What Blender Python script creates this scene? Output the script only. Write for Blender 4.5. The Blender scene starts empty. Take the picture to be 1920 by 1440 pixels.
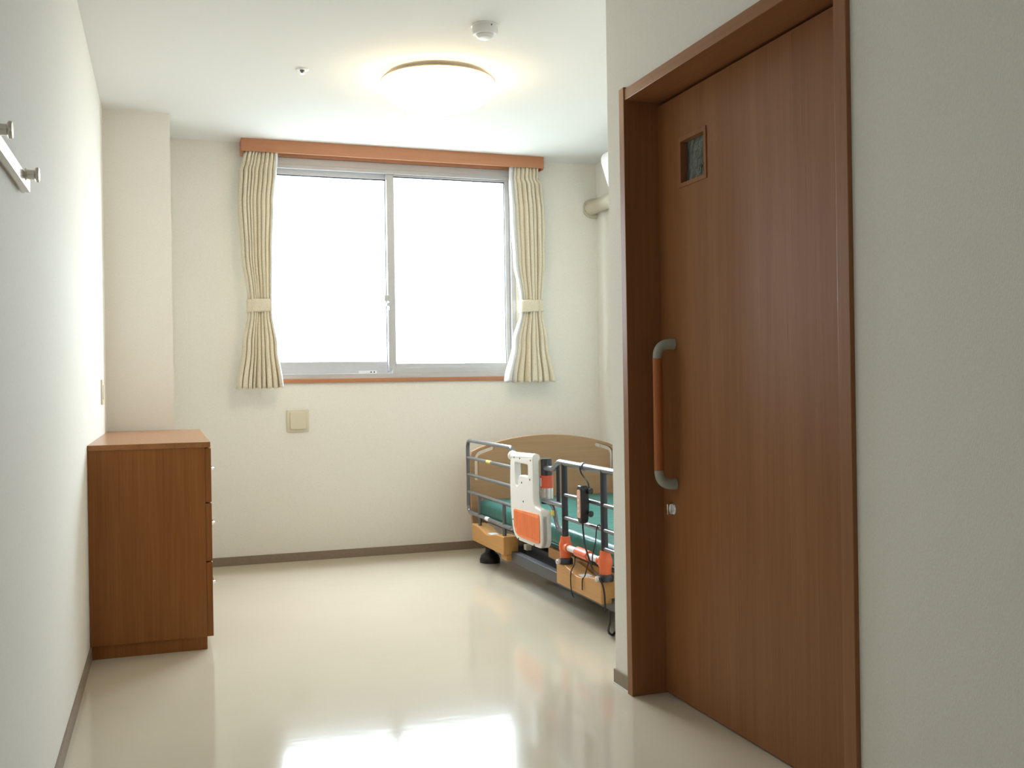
import bpy, bmesh, math, random
from mathutils import Vector, Matrix
random.seed(7)
S = bpy.context.scene
C = S.collection
PI = math.pi

# ------------------------------------------------------------------ camera
YAW, PITCH, ROLL, FPX, HC = 0.3326, 0.0002, -0.0153, 1876.4, 1.0533
_f = Vector((math.sin(YAW)*math.cos(PITCH), math.cos(YAW)*math.cos(PITCH), math.sin(PITCH)))
_r0 = Vector((math.cos(YAW), -math.sin(YAW), 0)); _u0 = _r0.cross(_f)
_r = _r0*math.cos(ROLL) + _u0*math.sin(ROLL); _u = _u0*math.cos(ROLL) - _r0*math.sin(ROLL)
cam_d = bpy.data.cameras.new('camera'); cam = bpy.data.objects.new('camera', cam_d); C.objects.link(cam)
cam_d.sensor_fit = 'HORIZONTAL'; cam_d.sensor_width = 36; cam_d.lens = 36*FPX/1920; cam_d.clip_start = 0.02
cam.matrix_world = Matrix(((_r.x,_u.x,-_f.x,0),(_r.y,_u.y,-_f.y,0),(_r.z,_u.z,-_f.z,HC),(0,0,0,1)))
S.camera = cam

# ------------------------------------------------------------------ light
SKY, LAMP = 8.0, 4.0
S.view_settings.view_transform = 'Standard'; S.view_settings.look = 'None'
S.view_settings.gamma = 1; S.view_settings.use_curve_mapping = False
S.view_settings.exposure = 1.74
w = bpy.data.worlds.new('overcast_sky'); S.world = w; w.use_nodes = True
bg = w.node_tree.nodes['Background']; bg.inputs[0].default_value = (0.81, 0.92, 1.0, 1); bg.inputs[1].default_value = SKY
pl = bpy.data.lights.new('window_portal', 'AREA'); pl.shape = 'RECTANGLE'; pl.size = 1.66; pl.size_y = 1.42
pl.cycles.is_portal = True
plo = bpy.data.objects.new('window_portal', pl); C.objects.link(plo)
plo.location = (1.35, 6.34, 1.79); plo.rotation_euler = (-PI/2, 0, 0)

# ------------------------------------------------------------------ dimensions (metres)
XL, XR, YB, H = -0.296, 2.75, 6.171, 2.52        # left wall, right wall, window wall, ceiling
XC, YC = 0.037, 5.617                             # boxed column in the corner
XD, YP = 1.473, 3.197                             # wall with the sliding door, its free corner
DY0, DY1, DH, DX = 1.93, 3.042, 1.998, 1.589      # door opening and the plane of the door leaf
YF = -0.75                                        # wall behind

# ------------------------------------------------------------------ materials
def mat(name, col, rough=0.5, metal=0.0, spec=0.5, noise=None, bump=None, emit=None, trans=0, coat=0, sheen=0):
    m = bpy.data.materials.new(name); m.use_nodes = True
    nt = m.node_tree; b = nt.nodes['Principled BSDF']
    b.inputs['Base Color'].default_value = (*col, 1); b.inputs['Roughness'].default_value = rough
    b.inputs['Metallic'].default_value = metal; b.inputs['Specular IOR Level'].default_value = spec
    if trans: b.inputs['Transmission Weight'].default_value = trans
    if coat: b.inputs['Coat Weight'].default_value = coat; b.inputs['Coat Roughness'].default_value = 0.08
    if sheen: b.inputs['Sheen Weight'].default_value = sheen
    if emit:
        b.inputs['Emission Color'].default_value = (*emit[0], 1); b.inputs['Emission Strength'].default_value = emit[1]
    tc = nt.nodes.new('ShaderNodeTexCoord'); mp = nt.nodes.new('ShaderNodeMapping')
    nt.links.new(tc.outputs['Object'], mp.inputs[0])
    if noise:                                      # (scale xyz, amount)
        mp.inputs['Scale'].default_value = noise[0]
        n = nt.nodes.new('ShaderNodeTexNoise'); n.inputs['Scale'].default_value = 1; n.inputs['Detail'].default_value = 5
        nt.links.new(mp.outputs[0], n.inputs['Vector'])
        r = nt.nodes.new('ShaderNodeValToRGB'); a = noise[1]
        r.color_ramp.elements[0].position = 0.3; r.color_ramp.elements[1].position = 0.7
        r.color_ramp.elements[0].color = (*[c*(1-a) for c in col], 1)
        r.color_ramp.elements[1].color = (*[min(1, c*(1+a)) for c in col], 1)
        nt.links.new(n.outputs['Fac'], r.inputs[0]); nt.links.new(r.outputs[0], b.inputs['Base Color'])
    if bump:                                       # (scale xyz, strength, distance)
        mp2 = nt.nodes.new('ShaderNodeMapping'); nt.links.new(tc.outputs['Object'], mp2.inputs[0])
        mp2.inputs['Scale'].default_value = bump[0]
        n2 = nt.nodes.new('ShaderNodeTexNoise'); n2.inputs['Scale'].default_value = 1; n2.inputs['Detail'].default_value = 3
        nt.links.new(mp2.outputs[0], n2.inputs['Vector'])
        bp_ = nt.nodes.new('ShaderNodeBump'); bp_.inputs['Strength'].default_value = bump[1]; bp_.inputs['Distance'].default_value = bump[2]
        nt.links.new(n2.outputs['Fac'], bp_.inputs['Height']); nt.links.new(bp_.outputs[0], b.inputs['Normal'])
    return m

def wood(name, dark, light, axis, rough=0.4, fine=1.0, rings=True):
    """laminate wood: stretched noise along axis (0,1,2) with fine pores"""
    m = bpy.data.materials.new(name); m.use_nodes = True
    nt = m.node_tree; b = nt.nodes['Principled BSDF']; b.inputs['Roughness'].default_value = rough; b.inputs['Specular IOR Level'].default_value = 0.25
    tc = nt.nodes.new('ShaderNodeTexCoord')
    def noise(across, along, detail, dist=0.0):
        mp = nt.nodes.new('ShaderNodeMapping'); sc = [across*fine]*3; sc[axis] = along*fine
        mp.inputs['Scale'].default_value = sc; nt.links.new(tc.outputs['Object'], mp.inputs[0])
        n = nt.nodes.new('ShaderNodeTexNoise'); n.inputs['Scale'].default_value = 1
        n.inputs['Detail'].default_value = detail; n.inputs['Distortion'].default_value = dist
        nt.links.new(mp.outputs[0], n.inputs['Vector']); return n.outputs['Fac']
    a = noise(14, 0.7, 4, 0.6); c = noise(160, 3.0, 3)
    mx = nt.nodes.new('ShaderNodeMix'); mx.data_type = 'FLOAT'; mx.inputs[0].default_value = 0.45
    nt.links.new(a, mx.inputs[2]); nt.links.new(c, mx.inputs[3])
    r = nt.nodes.new('ShaderNodeValToRGB'); r.color_ramp.elements[0].position = 0.32; r.color_ramp.elements[1].position = 0.68
    r.color_ramp.elements[0].color = (*dark, 1); r.color_ramp.elements[1].color = (*light, 1)
    nt.links.new(mx.outputs[0], r.inputs[0]); nt.links.new(r.outputs[0], b.inputs['Base Color'])
    bu = nt.nodes.new('ShaderNodeBump'); bu.inputs['Strength'].default_value = 0.08; bu.inputs['Distance'].default_value = 0.001
    nt.links.new(c, bu.inputs['Height']); nt.links.new(bu.outputs[0], b.inputs['Normal'])
    return m

M = {}
WALLC = (0.875, 0.85, 0.79)
M['wall'] = mat('cream_wallpaper', WALLC, 0.8, spec=0.06, noise=((300, 300, 120), 0.035), bump=((420, 420, 160), 0.35, 0.0012))
M['ceil'] = mat('white_ceiling_paper', (0.88, 0.875, 0.855), 0.9, spec=0.2, bump=((200, 200, 200), 0.15, 0.001))
M['base'] = mat('taupe_vinyl_skirting', (0.27, 0.205, 0.15), 0.5, noise=((60, 60, 60), 0.06))
M['doorwood'] = wood('brown_door_laminate', (0.245, 0.097, 0.034), (0.325, 0.137, 0.052), 2, 0.42)
M['casing'] = wood('brown_frame_laminate', (0.255, 0.105, 0.039), (0.34, 0.147, 0.060), 2, 0.42)
M['casing_h'] = wood('brown_head_laminate', (0.255, 0.105, 0.039), (0.34, 0.147, 0.060), 1, 0.42)
M['trimwood'] = wood('orange_brown_window_wood', (0.45, 0.196, 0.102), (0.53, 0.247, 0.136), 0, 0.4)
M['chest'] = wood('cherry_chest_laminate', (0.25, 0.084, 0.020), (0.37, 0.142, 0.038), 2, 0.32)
M['chesttop_lit'] = wood('cherry_chest_lit_top_laminate', (0.33, 0.14, 0.05), (0.42, 0.19, 0.07), 1, 0.25)  # side laminate lightened, the light falling on the top is in the colour
M['bedwood'] = wood('oak_bed_laminate', (0.40, 0.235, 0.125), (0.49, 0.30, 0.175), 0, 0.42)
M['blockwood'] = wood('oak_block_laminate', (0.47, 0.235, 0.075), (0.57, 0.30, 0.10), 1, 0.4)
M['handlewood'] = wood('reddish_grip_wood', (0.36, 0.11, 0.03), (0.46, 0.16, 0.05), 2, 0.35)
M['alu'] = mat('grey_anodised_aluminium', (0.52, 0.51, 0.52), 0.42, metal=0.25, noise=((20, 20, 200), 0.04))
M['gasket'] = mat('dark_window_gasket', (0.06, 0.065, 0.08), 0.6)
M['chrome'] = mat('chrome', (0.85, 0.85, 0.87), 0.12, metal=1.0)
M['rail'] = mat('grey_painted_steel', (0.155, 0.165, 0.185), 0.28, metal=0.55, coat=0.4)
M['raildark'] = mat('dark_painted_steel', (0.04, 0.042, 0.05), 0.35, metal=0.3)
M['frame'] = mat('charcoal_bed_steel', (0.075, 0.078, 0.085), 0.45, metal=0.2)
M['black'] = mat('black_plastic', (0.012, 0.012, 0.014), 0.4)
M['white'] = mat('white_plastic', (0.80, 0.785, 0.76), 0.38, noise=((12, 12, 12), 0.02))
M['ivory'] = mat('ivory_plastic', (0.74, 0.68, 0.53), 0.42, noise=((12, 12, 12), 0.02))
M['orange'] = mat('orange_plastic', (0.84, 0.165, 0.055), 0.4)
M['pad'] = mat('orange_rubber_pad', (0.90, 0.255, 0.085), 0.55, noise=((8, 90, 6), 0.10))
M['orangelabel'] = mat('orange_label_film', (0.70, 0.105, 0.05), 0.35)
M['pink'] = mat('peach_keypad_film', (0.72, 0.42, 0.30), 0.5)
M['yellow'] = mat('yellow_sticker', (0.80, 0.62, 0.10), 0.5)
M['paper'] = mat('white_sticker', (0.78, 0.78, 0.78), 0.5)
M['ink'] = mat('dark_print', (0.05, 0.05, 0.05), 0.6)
M['green'] = mat('teal_vinyl_mattress', (0.026, 0.19, 0.165), 0.36, spec=0.5, bump=((5, 14, 9), 0.35, 0.02), noise=((3, 3, 3), 0.12))
M['greyplast'] = mat('grey_green_plastic', (0.36, 0.38, 0.33), 0.4)
M['dduct'] = mat('beige_pipe_cover', (0.60, 0.55, 0.43), 0.45)
M['paleline'] = mat('pale_floor_line', (0.82, 0.84, 0.86), 0.35)
M['ground'] = mat('grey_added_ground', (0.17, 0.17, 0.155), 0.9, noise=((.5, .5, .5), .1))
M['lamprim'] = mat('bronze_lamp_rim', (0.35, 0.27, 0.18), 0.4, metal=0.3)
M['hook'] = mat('silver_beige_hook_metal', (0.70, 0.66, 0.58), 0.25, metal=0.75)

def floor_mat():
    m = mat('cream_vinyl_floor', (0.67, 0.60, 0.475), 0.105, spec=0.6, noise=((1.2, 1.2, 1.2), 0.03))
    nt = m.node_tree; b = nt.nodes['Principled BSDF']; tc = nt.nodes['Texture Coordinate']
    # polished sheet with gentle waviness and fine scuffing
    def nz(sc, d):
        mp = nt.nodes.new('ShaderNodeMapping'); mp.inputs['Scale'].default_value = sc; nt.links.new(tc.outputs['Object'], mp.inputs[0])
        n = nt.nodes.new('ShaderNodeTexNoise'); n.inputs['Scale'].default_value = 1; n.inputs['Detail'].default_value = d
        nt.links.new(mp.outputs[0], n.inputs['Vector']); return n.outputs['Fac']
    b1 = nt.nodes.new('ShaderNodeBump'); b1.inputs['Strength'].default_value = 0.22; b1.inputs['Distance'].default_value = 0.0012
    nt.links.new(nz((7, 16, 7), 3), b1.inputs['Height'])
    b2 = nt.nodes.new('ShaderNodeBump'); b2.inputs['Strength'].default_value = 0.06; b2.inputs['Distance'].default_value = 0.0006
    nt.links.new(nz((60, 60, 60), 3), b2.inputs['Height']); nt.links.new(b1.outputs[0], b2.inputs['Normal'])
    nt.links.new(b2.outputs[0], b.inputs['Normal'])
    return m
M['floor'] = floor_mat()

def cloth_mat(name, col, transl):
    m = mat(name, col, 0.85, spec=0.15, noise=((260, 260, 190), 0.14), bump=((300, 300, 300), 0.3, 0.001))
    nt = m.node_tree; b = nt.nodes['Principled BSDF']; out = nt.nodes['Material Output']
    t = nt.nodes.new('ShaderNodeBsdfTranslucent'); t.inputs[0].default_value = (*col, 1)
    mx = nt.nodes.new('ShaderNodeMixShader'); mx.inputs[0].default_value = transl
    nt.links.new(b.outputs[0], mx.inputs[1]); nt.links.new(t.outputs[0], mx.inputs[2]); nt.links.new(mx.outputs[0], out.inputs[0])
    return m
M['cloth'] = cloth_mat('oatmeal_curtain_weave', (0.86, 0.785, 0.63), 0.14)
M['lining'] = cloth_mat('white_curtain_lining', (0.80, 0.79, 0.76), 0.30)

def pane_mat(name, tint, gloss):
    m = bpy.data.materials.new(name); m.use_nodes = True; nt = m.node_tree; nt.nodes.remove(nt.nodes['Principled BSDF'])
    t = nt.nodes.new('ShaderNodeBsdfTransparent'); t.inputs[0].default_value = (*tint, 1)
    g = nt.nodes.new('ShaderNodeBsdfGlossy'); g.inputs['Roughness'].default_value = 0.05
    mx = nt.nodes.new('ShaderNodeMixShader'); mx.inputs[0].default_value = gloss
    nt.links.new(t.outputs[0], mx.inputs[1]); nt.links.new(g.outputs[0], mx.inputs[2])
    nt.links.new(mx.outputs[0], nt.nodes['Material Output'].inputs[0]); return m
M['pane'] = pane_mat('clear_window_glass', (0.97, 0.99, 1.0), 0.05)
M['obscure'] = mat('rippled_glass_dark_room', (0.10, 0.115, 0.10), 0.22, spec=0.6, bump=((40, 60, 40), 0.8, 0.01), noise=((9, 30, 9), 0.6))  # opaque pane, the unlit room behind is put into its dark colour
M['clear'] = mat('clear_plastic_sleeve', (0.62, 0.60, 0.58), 0.15, metal=0.5)
M['glow'] = mat('lit_lamp_diffuser', (0.9, 0.88, 0.82), 0.4, emit=((1.0, 0.76, 0.47), LAMP))

# ------------------------------------------------------------------ mesh helpers
def link(name, me, m=None, parent=None, smooth=False, ang=40):
    o = bpy.data.objects.new(name, me); C.objects.link(o)
    if m: me.materials.append(M[m])
    if smooth:
        for p in me.polygons: p.use_smooth = True
        me.set_sharp_from_angle(angle=math.radians(ang))
    if parent: o.parent = parent
    return o
def done(name, bm, m, parent=None, smooth=False, ang=40):
    bmesh.ops.recalc_face_normals(bm, faces=bm.faces)
    me = bpy.data.meshes.new(name); bm.to_mesh(me); bm.free()
    return link(name, me, m, parent, smooth, ang)
def add_box(bm, x0, x1, y0, y1, z0, z1, bev=0.0, seg=2):
    r = bmesh.ops.create_cube(bm, size=1); vs = r['verts']
    for v in vs:
        v.co = Vector(((x0+x1)/2 + v.co.x*(x1-x0), (y0+y1)/2 + v.co.y*(y1-y0), (z0+z1)/2 + v.co.z*(z1-z0)))
    if bev:
        es = list({e for v in vs for e in v.link_edges})
        bmesh.ops.bevel(bm, geom=es, offset=bev, segments=seg, affect='EDGES', profile=0.5)
def box(name, x0, x1, y0, y1, z0, z1, m, parent=None, bev=0.0, seg=2):
    bm = bmesh.new(); add_box(bm, x0, x1, y0, y1, z0, z1, bev, seg); return done(name, bm, m, parent, smooth=bev > 0, ang=20)
def boxes(name, lst, m, parent=None, bev=0.0):
    bm = bmesh.new()
    for b in lst: add_box(bm, *b, bev)
    return done(name, bm, m, parent, smooth=bev > 0, ang=20)
def fillet(pts, r, n=6):
    """round the inner corners of a polyline"""
    P = [Vector(p) for p in pts]; out = [P[0]]
    for i in range(1, len(P)-1):
        a, b, c = P[i-1], P[i], P[i+1]; d1 = (a-b); d2 = (c-b)
        rr = min(r, d1.length*0.49, d2.length*0.49); p = b + d1.normalized()*rr; q = b + d2.normalized()*rr
        for k in range(n+1):
            t = k/n; out.append(p*(1-t)**2 + b*2*t*(1-t) + q*t*t)
    out.append(P[-1]); return out
def add_tube(bm, pts, r, seg=12, cap=True):
    P = [Vector(p) for p in pts]; rad = r if isinstance(r, (list, tuple)) else [r]*len(P)
    T = []
    for i in range(len(P)):
        a = P[max(0, i-1)]; b = P[min(len(P)-1, i+1)]; T.append((b-a).normalized())
    n = T[0].orthogonal().normalized(); rings = []
    for i, p in enumerate(P):
        n = (n - T[i]*n.dot(T[i]))
        n = n.normalized() if n.length > 1e-6 else T[i].orthogonal().normalized()
        bt = T[i].cross(n)
        rings.append([bm.verts.new(p + (n*math.cos(2*PI*k/seg) + bt*math.sin(2*PI*k/seg))*rad[i]) for k in range(seg)])
    for i in range(len(P)-1):
        for k in range(seg):
            bm.faces.new((rings[i][k], rings[i][(k+1) % seg], rings[i+1][(k+1) % seg], rings[i+1][k]))
    if cap: bm.faces.new(rings[0][::-1]); bm.faces.new(rings[-1])
def tube(name, pts, r, m, parent=None, seg=12, fil=0.0):
    bm = bmesh.new(); add_tube(bm, fillet(pts, fil) if fil else pts, r, seg); return done(name, bm, m, parent, True)
def add_lathe(bm, prof, org, axis=(0, 0, 1), seg=32):
    """profile of (radius, height along axis)"""
    ax = Vector(axis).normalized(); n = ax.orthogonal().normalized(); bt = ax.cross(n); o = Vector(org); rings = []
    for (r, h) in prof:
        if r < 1e-5: rings.append([bm.verts.new(o + ax*h)])
        else: rings.append([bm.verts.new(o + ax*h + (n*math.cos(2*PI*k/seg) + bt*math.sin(2*PI*k/seg))*r) for k in range(seg)])
    for a, b in zip(rings, rings[1:]):
        for k in range(seg):
            k2 = (k+1) % seg
            if len(a) == 1 and len(b) == 1: continue
            if len(a) == 1: bm.faces.new((a[0], b[k], b[k2]))
            elif len(b) == 1: bm.faces.new((a[k2], a[k], b[0]))
            else: bm.faces.new((a[k], a[k2], b[k2], b[k]))
    for ring, rev in ((rings[0], True), (rings[-1], False)):
        if len(ring) > 2: bm.faces.new(ring[::-1] if rev else ring)
def lathe(name, prof, org, m, parent=None, axis=(0, 0, 1), seg=32):
    bm = bmesh.new(); add_lathe(bm, prof, org, axis, seg); return done(name, bm, m, parent, True)
def plate(name, outline, holes, thick, mtx, m, parent=None, bev=0.0):
    """flat shape (2-D outline with holes) given thickness, placed with mtx; real mesh"""
    cu = bpy.data.curves.new('outline', 'CURVE'); cu.dimensions = '2D'; cu.fill_mode = 'BOTH'
    cu.extrude = thick/2 - bev; cu.bevel_depth = bev; cu.bevel_resolution = 2; cu.offset = -bev
    for pts in [outline]+holes:
        s = cu.splines.new('POLY'); s.points.add(len(pts)-1); s.use_cyclic_u = True
        for p, q in zip(s.points, pts): p.co = (q[0], q[1], 0, 1)
    t = bpy.data.objects.new('t', cu); C.objects.link(t); dg = bpy.context.evaluated_depsgraph_get()
    me = bpy.data.meshes.new_from_object(t.evaluated_get(dg)); bpy.data.objects.remove(t); bpy.data.curves.remove(cu)
    me.transform(mtx); me.materials.clear(); me.name = name
    return link(name, me, m, parent, True, 25)
# plate axes: 2-D (a, b) -> world
MX_YZ = lambda x: Matrix(((0,0,1,x),(1,0,0,0),(0,1,0,0),(0,0,0,1)))   # (a,b) = (y,z), thickness along x
MX_XZ = lambda y: Matrix(((1,0,0,0),(0,0,-1,y),(0,1,0,0),(0,0,0,1)))  # (a,b) = (x,z), thickness along y
def rrect(x0, x1, y0, y1, r, n=5):
    out = []
    for cx, cy, a0 in ((x1-r, y1-r, 0), (x0+r, y1-r, 90), (x0+r, y0+r, 180), (x1-r, y0+r, 270)):
        for k in range(n+1):
            a = math.radians(a0 + 90*k/n); out.append((cx+r*math.cos(a), cy+r*math.sin(a)))
    return out
def smooth_poly(pts, rads, n=5):
    """closed polygon with a corner radius per vertex"""
    P = [Vector((p[0], p[1], 0)) for p in pts]; out = []; N = len(P)
    for i in range(N):
        a, b, c = P[i-1], P[i], P[(i+1) % N]; r = rads if not isinstance(rads, (list, tuple)) else rads[i]
        d1, d2 = a-b, c-b; rr = min(r, d1.length*.49, d2.length*.49)
        if rr < 1e-5: out.append((b.x, b.y)); continue
        p, q = b+d1.normalized()*rr, b+d2.normalized()*rr
        for k in range(n+1):
            t = k/n; v = p*(1-t)**2 + b*2*t*(1-t) + q*t*t; out.append((v.x, v.y))
    return out
def empty(name, loc=(0, 0, 0)):
    o = bpy.data.objects.new(name, None); C.objects.link(o); o.location = loc; o.empty_display_size = 0.1
    return o
def adopt(root):
    """parts are modelled in world coordinates; keep them there under a root placed at the thing's base"""
    inv = Matrix.Translation(root.location).inverted()
    for c in root.children: c.matrix_parent_inverse = inv
def tag(o, label, cat, group=None):
    o['label'] = label; o['category'] = cat
    if group: o['group'] = group
    return o
def struct(o, label=None):
    o['kind'] = 'structure'
    if label: o['label'] = label
    return o

# ================================================================== THE ROOM
struct(box('floor', XL-.12, XR+.12, YF-.12, YB+.2, -0.1, 0, 'floor'), 'glossy cream vinyl floor of the room')
struct(box('ceiling', XL-.12, XR+.12, YF-.12, YB+.2, H, H+.1, 'ceil'), 'flat white papered ceiling')
struct(box('wall_left', XL-.12, XL, YF-.12, YB+.2, 0, H, 'wall'), 'long cream wallpapered wall beside the chest')
WX0, WX1, WZ0, WZ1 = 0.53, 2.17, 1.105, 2.45          # window opening
struct(boxes('wall_back', [(XL, WX0, YB, YB+.2, 0, H), (WX1, XR, YB, YB+.2, 0, H),
                           (WX0, WX1, YB, YB+.2, 0, WZ0-.026), (WX0, WX1, YB, YB+.2, WZ1, H)], 'wall'), 'cream wall with the window')
struct(box('wall_column', XL, XC, YC, YB, 0, H, 'wall'), 'cream boxed column in the room corner behind the chest')
struct(box('wall_right', XR, XR+.12, YF-.12, YB+.2, 0, H, 'wall'), 'cream wall along the far side of the bed')
struct(box('wall_front', XL, XR, YF-.12, YF, 0, H, 'wall'), 'plain cream wall opposite the window')
struct(boxes('wall_door', [(XD, XD+.10, YF, DY0-.044, 0, H), (XD, XD+.10, DY0-.044, DY1+.037, DH+.038, H),
                           (XD, XR, DY1+.037, YP, 0, H)], 'wall'), 'cream wall holding the brown sliding door')
struct(box('ground', -40, 40, YB+1, 80, -3.2, -3.1, 'ground'), 'unseen ground plane added outside to dim light reaching the ceiling')  # added out of view to cut light from below the horizon
# skirting
struct(box('baseboard_left', XL, XL+.008, YF, YC, 0, .052, 'base', bev=.0015), 'taupe skirting along the left wall')
struct(box('baseboard_back', XC+.001, XR, YB-.008, YB, 0, .052, 'base', bev=.0015), 'taupe skirting under the window')
struct(box('baseboard_column', XL+.008, XC+.008, YC-.008, YC, 0, .052, 'base', bev=.0015), 'taupe skirting round the column')
bd = struct(boxes('baseboard_door', [(XD-.006, XD, DY1+.037, YP+.006, .004, .052), (XD-.006, XD, YF, DY0-.044, .004, .052),
                                    (XD, XR, YP, YP+.006, .004, .052)], 'base'), 'short taupe skirting beside the door frame')
box('pale_line', XD-.010, XD, DY1+.037, YP+.008, 0, .006, 'paleline', bd)  # pale line along the foot of the skirting

# ------------------------------------------------------------------ window
win = struct(empty('window_1', (1.35, YB, WZ0)), 'two-pane sliding aluminium window over the outlet')
boxes('frame', [(WX0, WX0+.03, YB+.005, YB+.12, WZ0, WZ1), (WX1-.03, WX1, YB+.005, YB+.12, WZ0, WZ1),
                (WX0+.03, WX1-.03, YB+.005, YB+.12, WZ1-.04, WZ1), (WX0+.03, WX1-.03, YB+.004, YB+.12, WZ0, WZ0+.03),
                (WX0+.03, WX1-.03, YB+.006, YB+.016, WZ1-.065, WZ1-.04)], 'alu', win, bev=.0015)
# fixed lower cover in front of the room-side track (right half)
box('track_cover', 1.345, WX1-.03, YB+.008, YB+.02, WZ0+.03, WZ0+.062, 'alu', win, bev=.001)
def sash(x0, x1, y, zb, zt, rb, rt, rs0, rs1):
    s = boxes('sash', [(x0, x0+rs0, y, y+.028, zb, zt), (x1-rs1, x1, y, y+.028, zb, zt),
                       (x0+rs0, x1-rs1, y, y+.028, zb, zb+rb), (x0+rs0, x1-rs1, y, y+.028, zt-rt, zt)], 'alu', win, bev=.002)
    box('pane', x0+rs0-.004, x1-rs1+.004, y+.012, y+.017, zb+rb-.004, zt-rt+.004, 'pane', s)
    boxes('gasket', [(x0+rs0, x0+rs0+.004, y+.006, y+.022, zb+rb, zt-rt), (x1-rs1-.004, x1-rs1, y+.006, y+.022, zb+rb, zt-rt),
                     (x0+rs0, x1-rs1, y+.006, y+.022, zt-rt-.006, zt-rt)], 'gasket', s)
    return s
sR = sash(1.325, WX1-.032, YB+.026, WZ0+.045, WZ1-.045, .045, .03, .045, .03)    # room-side sash
sL = sash(WX0+.032, 1.372, YB+.068, WZ0+.03, WZ1-.045, .075, .045, .045, .045)    # outer sash
struct_lock = boxes('latch', [(1.328, 1.345, YB+.010, YB+.026, 1.53, 1.62), (1.300, 1.34, YB+.012, YB+.022, 1.585, 1.625), (1.312, 1.345, YB+.004, YB+.014, 1.555, 1.575)], 'alu', win, bev=.002)
lb = box('window_sticker', 1.14, 1.255, YB+.0672, YB+.068, 1.128, 1.152, 'paper', sL)
lb2 = boxes('sticker_print', [(1.172, 1.206, YB+.0666, YB+.0672, 1.130, 1.136)], 'ink', sL)
lathe('sticker_dot', [(0.005, 0), (0.005, .0006)], (1.219, YB+.0672, 1.143), 'ink', sL, (0, -1, 0), 12)
lathe('sticker_dot', [(0.005, 0), (0.005, .0006)], (1.239, YB+.0672, 1.143), 'ink', sL, (0, -1, 0), 12)
adopt(win)
struct(box('trim_1', WX0-.03, WX1+.03, YB-.014, YB+.02, WZ0-.026, WZ0, 'trimwood', bev=.002), 'thin orange-brown wooden window sill strip')
struct(boxes('trim_2', [(WX0-.025, WX1+.025, YB-.006, YB+.02, WZ1, WZ1+.03)],
             'trimwood', bev=.002), 'orange-brown wooden window head strip behind the pelmet')

# ------------------------------------------------------------------ sliding door
CX = XD-.012
door = struct(empty('door_1', (DX, (DY0+DY1)/2, 0)), 'brown wooden sliding door with a small square glass')
fr = box('frame', CX, DX+.05, DY1, DY1+.037, 0, DH+.045, 'casing', door, bev=.0015)
box('frame', CX+.003, DX+.05, DY0-.044, DY1, DH, DH+.038, 'casing_h', door, bev=.0015)
box('frame', CX, XD+.10, DY0-.044, DY0, 0, DH+.038, 'casing', door, bev=.0015)
dw = (2.735, 2.886, 1.694, 1.832)   # glass opening y0 y1 z0 z1
leaf = plate('door_leaf', [(1.80, .006), (DY1+.001, .006), (DY1+.001, DH-.012), (1.80, DH-.012)],
             [[(dw[0], dw[2]), (dw[1], dw[2]), (dw[1], dw[3]), (dw[0], dw[3])]], .036, MX_YZ(DX+.018), 'doorwood', door)
wf = plate('glass_frame', [(dw[0]-.012, dw[2]-.012), (dw[1]+.012, dw[2]-.012), (dw[1]+.012, dw[3]+.012), (dw[0]-.012, dw[3]+.012)],
           [[(dw[0]+.002, dw[2]+.002), (dw[1]-.002, dw[2]+.002), (dw[1]-.002, dw[3]-.002), (dw[0]+.002, dw[3]-.002)]], .028, MX_YZ(DX+.010), 'casing', door, bev=.001)
box('glass', DX+.020, DX+.024, dw[0]-.004, dw[1]+.004, dw[2]-.004, dw[3]+.004, 'obscure', leaf)
hx, hy = DX-.060, 2.958
grip = tube('grip', [(hx, hy, .762), (hx, hy, 1.131)], .0155, 'handlewood', door, 20)
for s, z in ((1, 1.131), (-1, .762)):
    A_, B_, D_ = Vector((hx, hy, z)), Vector((hx, hy, z+s*.052)), Vector((DX-.001, hy-.006, z+s*.046)); pts = [A_*(1-t)**2+B_*2*t*(1-t)+D_*t*t for t in [k/12 for k in range(13)]]
    n = len(pts); tube('grip_bracket', pts, [.0150+.004*(i/(n-1)) for i in range(n)], 'greyplast', grip, 18)
lk = lathe('lock', [(0, 0), (.024, 0), (.024, .004), (.020, .009), (.012, .010), (0, .010)], (DX, 2.976, .63), 'chrome', door, (-1, 0, 0), 28)
box('thumb_turn', DX-.024, DX-.009, 2.972, 2.980, .612, .648, 'chrome', lk, bev=.002)
adopt(door)

# ================================================================== CHEST
X1, Y0, Z1 = 0.165, 4.224, 0.839
ch = tag(empty('chest_of_drawers', ((XL+X1)/2, (Y0+YC)/2, 0)), 'wide cherry-brown three-drawer chest against the left wall', 'chest')
CXL = XL+.001
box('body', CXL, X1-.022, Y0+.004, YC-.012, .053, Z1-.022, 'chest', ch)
box('top', CXL, X1, Y0, YC-.010, Z1-.022, Z1, 'chesttop_lit', ch, bev=.002)
box('plinth', XL+.009, X1-.022, Y0+.012, YC-.014, 0, .052, 'chest', ch)
for z0, z1, zm in ((.053, .352, .162), (.357, .590, .435), (.595, .812, .685)):
    d = box('drawer', X1-.0215, X1+.002, Y0+.006, YC-.014, z0, z1, 'chest', ch, bev=.0015)
    ym = (Y0+YC)/2-.05
    tube('pull', [(X1+.001, ym-.05, zm), (X1+.034, ym-.05, zm), (X1+.034, ym+.05, zm), (X1+.001, ym+.05, zm)], .0065, 'chrome', d, 12, .014)
adopt(ch)

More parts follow.
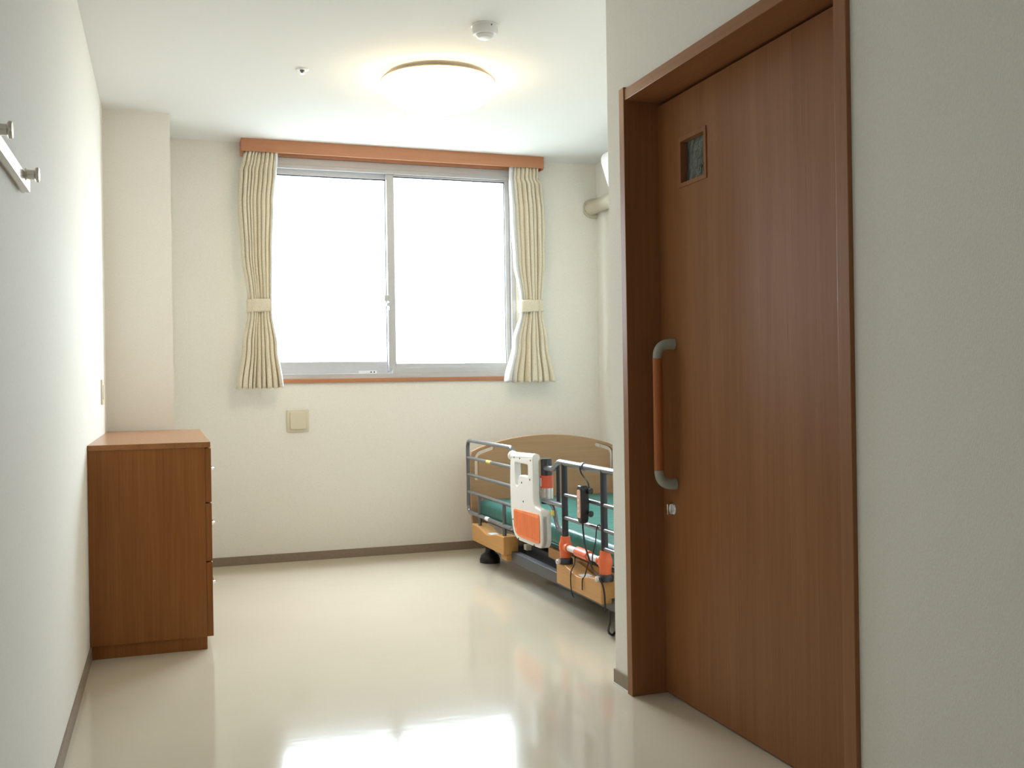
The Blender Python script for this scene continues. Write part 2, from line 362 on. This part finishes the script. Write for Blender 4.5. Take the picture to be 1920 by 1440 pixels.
# ================================================================== PELMET + CURTAINS
pe = tag(empty('curtain_pelmet', (1.38, YB, H)), 'orange-brown wooden curtain pelmet box above the window', 'pelmet')
box('front_board', .434, 2.328, YB-.130, YB-.118, H-.075, H, 'trimwood', pe, bev=.0015)
box('end_board', .434, .446, YB-.118, YB, H-.082, H, 'trimwood', pe)
box('end_board', 2.316, 2.328, YB-.118, YB, H-.082, H, 'trimwood', pe)
box('curtain_track', .45, 2.312, YB-.085, YB-.065, H-.03, H, 'alu', pe)
adopt(pe)

def lerp(tab, z):
    for (z0, *a), (z1, *b) in zip(tab, tab[1:]):
        if z1 <= z <= z0:
            t = (z0-z)/(z0-z1); t = t*t*(3-2*t)
            return [p+(q-p)*t for p, q in zip(a, b)]
    return list(tab[-1][1:])
def curtain(label, tab, nf, seed, lin_side, tie):
    rnd = random.Random(seed); root = empty('curtain', ((tab[0][1]+tab[0][2])/2, YB-.075, tab[-1][0]))
    tag(root, label, 'curtain', 'tied-back curtains at the window')
    ph = [rnd.uniform(-.5, .5) for _ in range(nf+2)]; am = [rnd.uniform(.65, 1.25) for _ in range(nf+2)]
    NU, NZ = nf*20, 90
    zt, zb = tab[0][0], tab[-1][0]
    wd = [rnd.uniform(.7, 1.35) for _ in range(nf)]; tot = sum(wd); cut = [0]
    for v in wd: cut.append(cut[-1]+v/tot)
    def pt(u, z):
        x0, x1, A, ov = lerp(tab, z); i = 0
        while i < nf-1 and u > cut[i+1]: i += 1
        f = min(1, max(0, (u-cut[i])/(cut[i+1]-cut[i]))); lobe = math.sin(PI*f)
        w_ = cut[i+1]-cut[i]; sway = math.sin(2.2*z+6*ph[i])*.10*math.sin(PI*f)
        # rounded pleat bulging into the room, narrow deep creases between pleats
        x = x0+(x1-x0)*(u + w_*(-ov*math.sin(2*PI*f) + sway*.6))
        y = YB-.058 - A*am[i]*(max(0, lobe)**.52)*2.0 - .014*math.sin(PI*u) + .010*math.sin(9*u+seed)
        if z < 1.5: y -= .012*math.sin(5*ph[i]+2*PI*u*2)*(1.5-z)/.45
        return (x, min(YB-.008, max(y, YB-.1165 if z > 2.43 else YB-.126)), z)
    def sheet(u0, u1, nu, name, m):
        bm = bmesh.new(); g = []
        for j in range(NZ+1):
            z = zt+(zb-zt)*j/NZ; row = []
            for i in range(nu+1):
                p = list(pt(u0+(u1-u0)*i/nu, z))
                if j == NZ: p[2] += .004*math.sin(40*(u0+(u1-u0)*i/nu)+seed)
                row.append(bm.verts.new(p))
            g.append(row)
        for j in range(NZ):
            for i in range(nu): bm.faces.new((g[j][i], g[j][i+1], g[j+1][i+1], g[j+1][i]))
        o = done(name, bm, m, root, True)
        md = o.modifiers.new('thickness', 'SOLIDIFY'); md.thickness = .0022; md.offset = 0
        return o
    if lin_side < 0: sheet(0, .16, int(NU*.16), 'lining_edge', 'lining'); sheet(.16, 1, int(NU*.84), 'drape', 'cloth')
    else: sheet(0, .93, int(NU*.93), 'drape', 'cloth'); sheet(.93, 1, int(NU*.07)+1, 'lining_edge', 'lining')
    tx0, tx1, tz0, tz1 = tie
    bm = bmesh.new(); N = 40; rows = []
    for z in (tz0, tz0+.01, (tz0+tz1)/2, tz1-.01, tz1):
        row = []
        for k in range(N):
            a = 2*PI*k/N; cx, cy = (tx0+tx1)/2, YB-.072; rx, ry = (tx1-tx0)/2, .036
            if z in (tz0, tz1): rx -= .002; ry -= .002
            ca, sa = math.cos(a), math.sin(a)
            e = .55
            row.append(bm.verts.new((cx+rx*math.copysign(abs(ca)**e, ca), cy+ry*math.copysign(abs(sa)**e, sa), z+.004*ca)))
        rows.append(row)
    for a, b in zip(rows, rows[1:]):
        for k in range(N): bm.faces.new((a[k], a[(k+1) % N], b[(k+1) % N], b[k]))
    o = done('tieback', bm, 'cloth', root, True)
    md = o.modifiers.new('thickness', 'SOLIDIFY'); md.thickness = .003; md.offset = 1
    adopt(root)
#           z     x0    x1    depth overlap
TL = [(2.452, .454, .648, .022, .02), (2.41, .444, .647, .016, .0), (2.385, .438, .645, .008, .0), (2.34, .424, .640, .020, .02), (2.15, .414, .622, .023, .10),
      (1.85, .430, .608, .022, .10), (1.585, .462, .602, .016, .10), (1.505, .462, .602, .016, .10), (1.30, .428, .632, .023, .08), (1.052, .390, .662, .032, .04)]
TR = [(2.452, 2.112, 2.308, .022, .02), (2.41, 2.110, 2.314, .016, .0), (2.385, 2.110, 2.320, .008, .0), (2.34, 2.108, 2.336, .020, .02), (2.15, 2.116, 2.346, .023, .10),
      (1.85, 2.130, 2.342, .022, .10), (1.60, 2.170, 2.323, .016, .10), (1.52, 2.170, 2.323, .016, .10), (1.32, 2.115, 2.352, .023, .08), (1.066, 2.056, 2.398, .032, .04)]
curtain('beige tied-back curtain hanging on the side towards the chest', TL, 9, 3, 1, (.457, .606, 1.504, 1.580))
curtain('beige tied-back curtain showing white lining, hanging on the side towards the bed', TR, 8, 11, -1, (2.166, 2.326, 1.519, 1.597))

# ================================================================== CEILING FITTINGS
LX, LY = 1.24, 4.60
cl = tag(empty('ceiling_light', (LX, LY, H)), 'round glowing dome ceiling light', 'lamp')
lathe('base_plate', [(0, 0), (.19, 0), (.19, -.024), (0, -.024)], (LX, LY, H), 'white', cl, seg=48)
prof = [(.256, -.032), (.264, -.033), (.270, -.040), (.270, -.050)]
for k in range(1, 15):
    a = k/14*PI/2; prof.append((.270*math.cos(a)**0.85 if k < 14 else 0, -.050-.110*math.sin(a)))
lathe('back_plate', [(0, -.024), (.256, -.024), (.258, -.032), (0, -.0325)], (LX, LY, H), 'white', cl, seg=64)
lathe('diffuser', prof, (LX, LY, H), 'glow', cl, seg=64)
bm = bmesh.new(); add_tube(bm, [(LX+.268*math.cos(2*PI*k/64), LY+.268*math.sin(2*PI*k/64), H-.029) for k in range(65)], .0035, 8, False)
done('rim', bm, 'lamprim', cl, True)
adopt(cl)
sd = tag(empty('smoke_detector', (1.25, 3.89, H)), 'round off-white smoke detector on the ceiling', 'detector')
lathe('body', [(0, 0), (.056, 0), (.056, -.006), (.052, -.008), (.054, -.030), (.048, -.040), (0, -.040)], (1.25, 3.89, H), 'white', sd, seg=40)
lathe('sensor_cap', [(.036, -.038), (.036, -.045), (.030, -.052), (.022, -.054), (0, -.054)], (1.25, 3.89, H), 'white', sd, seg=40)
lathe('indicator', [(0, 0), (.0025, 0), (.0025, .003), (0, .003)], (1.262, 3.8385, H-.014), 'black', sd, (0, -1, 0), 10)
adopt(sd)
sp = tag(empty('sprinkler', (.613, 4.67, H)), 'small recessed fire sprinkler head on the ceiling', 'sprinkler')
lathe('flange', [(0, 0), (.031, 0), (.031, -.002), (.026, -.005), (.013, -.005), (.0, -.004)], (.613, 4.67, H), 'white', sp, seg=32)
lathe('nozzle', [(.0105, -.004), (.0105, -.010), (.006, -.013), (.005, -.019), (0, -.019)], (.613, 4.67, H), 'rail', sp, seg=20)
lathe('deflector', [(0, -.019), (.010, -.019), (.010, -.0215), (0, -.022)], (.613, 4.67, H), 'chrome', sp, seg=20)
adopt(sp)

# ================================================================== WALL FITTINGS
ou = tag(empty('wall_outlet', (.752, YB, .781)), 'ivory square wall outlet with a flap under the window', 'outlet')
bm = bmesh.new(); add_box(bm, .686, .818, YB-.012, YB, .784, .918, .004, 2); done('plate', bm, 'ivory', ou, True)
box('flap', .703, .803, YB-.022, YB-.011, .799, .905, 'ivory', ou, bev=.006)
box('flap_lip', .737, .775, YB-.026, YB-.020, .801, .811, 'ivory', ou, bev=.002)
adopt(ou)
sw = tag(empty('wall_switch', (XL, 5.23, .984)), 'slim cream wall plate on the left wall near the column', 'switch')
box('plate', XL, XL+.008, 5.16, 5.30, .985, 1.105, 'ivory', sw, bev=.003)
box('rocker', XL+.007, XL+.011, 5.19, 5.27, 1.01, 1.08, 'ivory', sw, bev=.001)
adopt(sw)
hr = tag(empty('hook_rail', (XL, 1.9, 1.49)), 'silver coat hook rail with round knobs on the left wall', 'hook rail')
box('rail', XL+.006, XL+.021, 1.30, 2.41, 1.488, 1.517, 'hook', hr, bev=.002)
box('wall_mount', XL, XL+.007, 1.30, 2.445, 1.493, 1.513, 'hook', hr)
for y in (2.335, 1.945, 1.555):
    lathe('knob', [(.013, 0), (.013, .002), (.010, .004), (.010, .018), (.0155, .021), (.016, .024), (.0145, .027), (0, .0275)], (XL+.0205, y, 1.513), 'hook', hr, (1, 0, 0), 24)
adopt(hr)

# air conditioner on the right-hand wall, and its pipe cover
ac = tag(empty('air_conditioner', (XR, 5.1, 2.2)), 'white wall-mounted air conditioner half hidden by the door wall', 'air conditioner')
pr = smooth_poly([(XR, 2.465), (2.60, 2.468), (2.492, 2.425), (2.482, 2.385), (2.535, 2.215), (2.60, 2.175), (XR, 2.175)], [0, .02, .03, .03, .06, .03, 0])
plate('body', pr, [], .82, Matrix(((1,0,0,0),(0,0,-1,5.09),(0,1,0,0),(0,0,0,1))), 'white', ac, bev=.006)
box('air_flap', 2.53, 2.60, 4.74, 5.44, 2.178, 2.186, 'ivory', ac)
adopt(ac)
pc = tag(empty('pipe_cover', (XR, YB, 2.2)), 'beige round pipe cover leaving the window wall under the air conditioner', 'pipe')
lathe('pipe', [(.045, 0), (.045, .62), (.040, .64)], (2.704, YB, 2.222), 'dduct', pc, (0, -1, 0), 32)
lathe('collar', [(.036, 0), (.046, 0), (.046, .020), (.036, .020)], (2.704, YB, 2.222), 'dduct', pc, (0, -1, 0), 32)
fl = plate('wall_flange', smooth_poly([(XR-.001, 2.290), (2.71, 2.290), (2.654, 2.262), (2.654, 2.185), (2.70, 2.156), (XR-.001, 2.156)], [0, .04, .04, .045, .045, 0], 8), [], .020, MX_XZ(YB-.010), 'dduct', pc, bev=.003)
for z in (2.245, 2.200): lathe('screw', [(0, 0), (.003, 0), (.003, .002), (0, .002)], (2.662, YB-.020, z), 'hook', fl, (0, -1, 0), 10)
adopt(pc)

# ================================================================== BED
bed = tag(empty('care_bed', (2.25, 4.87, 0)), 'low electric care bed with oak headboard beside the window wall', 'bed')
BC = 2.247; HW = .494; HY = 5.89
arch = [(BC+HW*t, .735-.088*t*t) for t in [k/16 for k in range(-16, 17)]]
out = smooth_poly([(BC-HW, .20), (BC-HW, .60)], 0)
pts = [(BC-HW+.01, .20), (BC-HW, .28), (BC-HW-.002, .60), (BC-HW+.012, .645)] + arch[2:-2] + [(BC+HW-.012, .645), (BC+HW+.002, .60), (BC+HW, .28), (BC+HW-.01, .20)]
def slot(s):
    c = [(s*-.345, .672), (s*-.44, .640), (s*-.456, .622), (s*-.456, .475)]       # centre line of the L
    c = [(p.x, p.z) for p in fillet([(a, 0, b) for a, b in ((s*-.350, .660), (s*-.454, .628), (s*-.454, .478))], .035, 6)]
    L, R, r = [], [], .0115
    for i, p in enumerate(c):
        a = Vector(c[max(0, i-1)]); b = Vector(c[min(len(c)-1, i+1)]); t = (b-a).normalized(); n = Vector((-t.y, t.x))
        L.append(Vector(p)+n*r); R.append(Vector(p)-n*r)
    def cap(p, t):
        n = Vector((-t.y, t.x)); return [Vector(p)+n*r*math.cos(k*PI/6)+t*r*math.sin(k*PI/6) for k in range(1, 6)]
    te = (Vector(c[-1])-Vector(c[-2])).normalized(); ts = (Vector(c[0])-Vector(c[1])).normalized()
    loop = L + cap(c[-1], te) + R[::-1] + cap(c[0], ts)
    return [(BC+v.x, v.y) for v in loop]
plate('headboard', pts, [slot(1), slot(-1)], .030, MX_XZ(HY), 'bedwood', bed, bev=.004)
# base chassis
for x in (1.745, 2.66): box('base_beam', x, x+.04, 3.62, 5.34, .098, .152, 'frame', bed, bev=.003)
for y in (3.66, 5.26): box('base_crossbar', 1.785, 2.66, y, y+.05, .100, .150, 'frame', bed, bev=.003)
for y in (4.25, 5.02): box('lift_crossbar', 1.80, 2.68, y, y+.04, .165, .195, 'dduct', bed, bev=.003)
for x in (1.80, 2.66):
    for y in (5.66, 3.64):
        ft = lathe('foot', [(0, 0), (.060, 0), (.061, .020), (.052, .045), (.030, .062), (.026, .075), (.026, .125), (0, .125)], (x, y, 0), 'black', bed, seg=32)
        box('foot_arm', x-.02, x+.02, min(y, y-.42 if y > 5 else y), max(y, y if y > 5 else y+.3), .110, .145, 'raildark', bed, bev=.003)
box('motor_unit', 1.98, 2.30, 4.30, 4.95, .085, .215, 'black', bed, bev=.012)
box('lift_arm', 1.83, 1.90, 4.35, 5.10, .120, .190, 'raildark', bed, bev=.006)
box('lift_arm', 2.55, 2.62, 4.35, 5.10, .120, .190, 'raildark', bed, bev=.006)
box('platform', 1.81, 2.70, 3.72, 5.87, .225, .250, 'frame', bed, bev=.004)
for x in (1.795, 2.69): box('side_board', x, x+.016, 3.75, 4.68, .185, .235, 'blockwood', bed, bev=.003)
def block(y0, y1, z0, zt):
    n = 16; top = []
    for k in range(n+1):
        t = k/n; d = .026*math.exp(-((t-.5)/.2)**2); top.append((y0+(y1-y0)*t, zt-d))
    p = [(y0+.006, z0), (y1-.006, z0), (y1, z0+.006)] + [q for q in top[::-1]] + [(y0, z0+.006)]
    b = plate('rail_block', p, [], .085, MX_YZ(1.742), 'blockwood', bed, bev=.006)
    ym = (y0+y1)/2
    box('notch_highlight', 1.715, 1.765, ym-.045, ym+.045, zt-.0275, zt-.0235, 'paper', b, bev=.001)  # white strip standing in for the highlight in the notch
    box('block_bracket', 1.765, 1.80, y0+.08, y1-.08, z0+.02, z0+.06, 'raildark', b, bev=.003)
    return b
block(5.10, 5.69, .133, .232)
block(3.82, 4.33, .128, .228)
box('block_bracket', 1.715, 1.775, 5.10, 5.20, .100, .134, 'blockwood', bed, bev=.008)
adopt(bed)
ma = tag(empty('mattress', (2.25, 4.83, .25)), 'thin teal-green mattress lying on the care bed', 'mattress')
bm = bmesh.new(); add_box(bm, 1.800, 2.715, 3.80, 5.860, .250, .352, .03, 4); done('cover', bm, 'green', ma, True)
bm = bmesh.new(); add_tube(bm, fillet([(1.799, 3.83, .262), (1.799, 5.83, .262)], 0), .004, 8); done('piping', bm, 'green', ma, True)
adopt(ma)

# ---- head-side rail
RX, R1 = 1.722, .0115
sr = tag(empty('side_rail', (RX, 5.37, .23)), 'grey tubular side rail next to the headboard', 'bed rail')
tube('outer_tube', fillet([(RX, 5.40, .286), (RX, 5.825, .286), (RX, 5.825, .718), (RX, 4.985, .718), (RX, 4.985, .286), (RX, 5.41, .286)], .05, 8), R1, 'rail', sr, 14)
for z in (.614, .512, .408):
    b = tube('bar', [(RX, 5.82, z), (RX, 4.99, z)], .0095, 'rail', sr, 12)
    if z > .6: bm = bmesh.new(); add_tube(bm, [(RX, 5.44, z), (RX, 5.36, z)], .0100, 12); done('rail_sticker', bm, 'yellow', b, True)
for y in (5.595, 5.146): tube('leg', [(RX, y, .408), (RX, y, .222)], .0105, 'rail', sr, 12)
bm = bmesh.new(); add_tube(bm, [(RX, 5.47, .286), (RX, 5.41, .286)], .0121, 12); done('rail_sticker', bm, 'paper', sr, True)
adopt(sr)

# ---- swing-out assist rail with white grip panel
ar = tag(empty('assist_rail', (RX, 4.1, .22)), 'dark tubular assist rail with white grip panel and orange joints', 'bed rail')
PY = 4.570     # pivot
tube('top_tube', fillet([(RX+.02, PY-.01, .640), (RX+.01, 4.42, .648), (RX, 4.335, .688), (RX, 3.42, .688), (RX, 3.42, .36)], .03, 6), .0145, 'rail', ar, 14)
for y in (4.268, 3.832, 3.45):
    tube('post', [(RX, y, .688), (RX, y, .32)], .0150, 'raildark', ar, 14)
tube('post', [(RX+.01, 4.372, .665), (RX+.01, 4.372, .495)], .0095, 'raildark', ar, 12)
for z, y0 in ((.543, 4.268), (.438, 4.268), (.360, 3.832)):
    tube('bar', [(RX, y0, z), (RX, 3.42, z)], .0105, 'rail', ar, 12)
tube('bar', [(RX+.01, PY, .486), (RX, 4.268, .490)], .0125, 'rail', ar, 12)
tube('bar', fillet([(RX+.02, PY-.03, .480), (RX+.02, 4.455, .470), (RX+.02, 4.415, .365), (RX, 4.268, .365)], .06, 6), .0115, 'rail', ar, 12)
# orange joints, collars, tie tube
for y in (4.268, 3.826):
    j = lathe('joint', [(0, 0), (.024, 0), (.026, .010), (.026, .030), (.030, .040), (.030, .065), (.024, .080), (.022, .100), (0, .100)], (RX, y, .252), 'orange', ar, seg=24)
    tube('joint_sleeve', [(RX-.002, y-.05 if y > 4 else y+.05, .304), (RX-.002, y, .304)], .021, 'orange', j, 16)
    lathe('collar', [(.034, 0), (.034, .020), (.028, .028), (0, .028)], (RX, y, .226), 'raildark', j, seg=24)
    lathe('knob', [(0, 0), (.012, 0), (.014, .010), (.010, .018), (0, .018)], (RX-.030, y-.005, .238), 'clear', j, (-1, 0, 0), 16)
tube('tie_tube', [(RX-.002, 4.25, .304), (RX-.002, 3.84, .304)], .0140, 'paper', ar, 16)
s = tube('tie_sleeve', [(RX-.002, 4.118, .304), (RX-.002, 3.985, .304)], .0225, 'orange', ar, 20)
box('sleeve_rib', RX-.027, RX-.022, 3.99, 4.113, .300, .308, 'orangelabel', s, bev=.001)
# pivot column
pvx = RX+.028
lathe('pivot_tube', [(0, 0), (.029, 0), (.029, .215), (.026, .220), (0, .220)], (pvx, PY, .468), 'raildark', ar, seg=28)
ol = lathe('orange_label', [(.0295, .545), (.0325, .545), (.0325, .606), (.0295, .606)], (pvx, PY, 0), 'orangelabel', ar, seg=28)
boxes('label_note', [(pvx-.0345, pvx-.031, PY-.010, PY+.010, .553, .594)], 'paper', ol)
cs = lathe('clear_sleeve', [(.0295, .493), (.0320, .493), (.0320, .545), (.0295, .545)], (pvx, PY, 0), 'clear', ar, seg=28)
# white grip panel (profile in the y,z plane)
prof = [(4.895, .676), (4.560, .694), (4.556, .600), (4.558, .500), (4.545, .462), (4.452, .450), (4.448, .300), (4.470, .266), (4.800, .262), (4.862, .290), (4.898, .40), (4.905, .55)]
po = smooth_poly(prof, [.03, .012, .0, .04, .03, .03, .02, .02, .05, .04, .05, .05], 6)
hole = smooth_poly([(4.825, .655), (4.632, .655), (4.632, .598), (4.770, .596), (4.782, .540), (4.815, .538)], [.012, .012, .008, .025, .012, .02], 5)
gp = plate('grip_panel', po, [hole], .034, MX_YZ(1.691), 'white', ar, bev=.007)
plate('pad_housing', smooth_poly([(4.870, .440), (4.452, .450), (4.448, .300), (4.470, .266), (4.800, .262), (4.858, .290)], [.03, .03, .02, .02, .05, .04], 6), [], .050, MX_YZ(1.701), 'white', ar, bev=.008)
tube('panel_handle', [(1.694, 4.905, .682), (1.694, 4.560, .694)], [.0215, .0195], 'white', ar, 18)
lathe('handle_knob', [(0, 0), (.018, .002), (.026, .012), (.026, .026), (.018, .036), (0, .038)], (1.694, 4.925, .683), 'white', ar, (0, -1, 0), 24)
pd = plate('orange_pad', smooth_poly([(4.842, .419), (4.474, .430), (4.468, .292), (4.500, .286), (4.775, .286), (4.826, .306)], [.025, .025, .012, .02, .05, .04], 6), [], .008, MX_YZ(1.6725), 'pad', ar, bev=.002)
bm = bmesh.new()
for k in range(24):
    y = 4.488+k*.0145; add_box(bm, 1.6670, 1.6690, y, y+.0075, .300 if y < 4.78 else .325, .410, 0)
done('pad_rib', bm, 'pad', pd)
for yy, zz in ((4.72, .560), (4.70, .468), (4.60, .585), (4.78, .272), (4.55, .272), (4.86, .36)): box('panel_slot', 1.6715, 1.6755, yy-.003, yy+.003, zz-.004, zz+.004, 'ink', gp)
for yy in (4.83, 4.745, 4.59): box('handle_slot', 1.6725, 1.6765, yy-.0035, yy+.0035, .676, .684, 'ink', gp)
box('release_tab', 1.722, 1.734, 4.430, 4.450, .425, .450, 'yellow', gp, bev=.002)
adopt(ar)

# ---- handset
hs = tag(empty('bed_handset', (1.69, 4.05, .45)), 'black wired bed handset hooked over the assist rail', 'remote')
HX, HYc = 1.692, 3.985
plate('case', smooth_poly([(HYc+a_, b_) for a_, b_ in ((-.020, .462), (-.032, .520), (-.026, .600), (-.018, .612), (.018, .612), (.026, .600), (.034, .530), (.022, .462), (.008, .448), (-.008, .448))], .015, 5), [], .036, MX_YZ(HX), 'black', hs, bev=.006)
kp = plate('keypad', rrect(HYc-.016, HYc+.018, .472, .594, .010), [], .003, MX_YZ(HX-.0185), 'pink', hs)
for k in range(3): lathe('button', [(0, 0), (.006, 0), (.005, .003), (0, .0035)], (HX-.0195, HYc+.001, .548-k*.024), 'paper', kp, (-1, 0, 0), 16)
for z in (.590, .492): lathe('suction_knob', [(.006, 0), (.007, .010), (.014, .016), (.013, .023), (0, .025)], (HX+.012, HYc-.022, z), 'black', hs, (.5, -1, 0), 18)
hk = [(RX+.018, 4.04, .676), (RX+.020, 4.04, .694), (RX, 4.04, .7065), (RX-.019, 4.04, .690), (RX-.018, 4.035, .665), (RX-.010, 4.010, .640), (1.712, 3.975, .628), (1.712, 3.958, .598)]
tube('hook', fillet(hk, .02, 4), .0036, 'black', hs, 10)
lathe('hook_clamp', [(.0146, -.012), (.0190, -.012), (.0190, .006), (.0146, .006)], (RX, 4.04, .688), 'rail', hs, (0, 1, 0), 20)
def spl(P, n=10):
    """smooth curve through points"""
    V = [Vector(p) for p in P]; V = [V[0]*2-V[1]] + V + [V[-1]*2-V[-2]]; o = []
    for i in range(1, len(V)-2):
        p0, p1, p2, p3 = V[i-1:i+3]
        for k in range(n):
            t = k/n; o.append(.5*((2*p1)+(p2-p0)*t+(2*p0-5*p1+4*p2-p3)*t*t+(3*p1-p0-3*p2+p3)*t**3))
    o.append(V[-2]); return o
tube('cable', spl([(1.690, 3.985, .450), (1.690, 3.983, .42), (1.684, 3.95, .36), (1.680, 3.90, .31), (1.682, 3.865, .27), (1.688, 3.80, .235), (1.692, 3.775, .19), (1.690, 3.765, .11)]), .0042, 'black', hs, 8)
adopt(hs)
# other leads
tg = lambda o, l: tag(o, l, 'cable')
tg(tube('power_cable', spl([(1.70, 3.74, .12), (1.702, 3.745, .075), (1.708, 3.775, .030), (1.735, 3.80, .006), (1.775, 3.845, .006), (1.79, 3.87, .006), (1.81, 3.83, .006), (1.79, 3.78, .008), (1.75, 3.76, .02), (1.73, 3.73, .07), (1.735, 3.70, .14)]), .0050, 'black'),
   'black power cable looped on the floor under the bed foot')
tg(tube('safety_cord', spl([(1.735, 3.885, .43), (1.722, 3.880, .4525), (1.708, 3.878, .440), (1.702, 3.880, .38), (1.690, 3.883, .33), (1.690, 3.890, .285)]), .0025, 'black'),
   'thin black cord looped over the lower bar of the assist rail')
tg(tube('sleeve_cord', spl([(1.716, 4.140, .281), (1.714, 4.140, .255), (1.710, 4.140, .240), (1.694, 4.137, .213), (1.692, 4.138, .16), (1.694, 4.13, .118), (1.70, 4.12, .10)]), .0026, 'black'),
   'thin black cord hanging over the oak block below the orange joints, reaching its lower edge')
tg(tube('strap_cord', spl([(1.716, 3.985, .281), (1.712, 4.00, .25), (1.706, 4.01, .215), (1.6955, 4.012, .200), (1.694, 4.012, .155)]), .0026, 'black'),
   'short black cord dangling at the notch of the oak block below the orange joints')
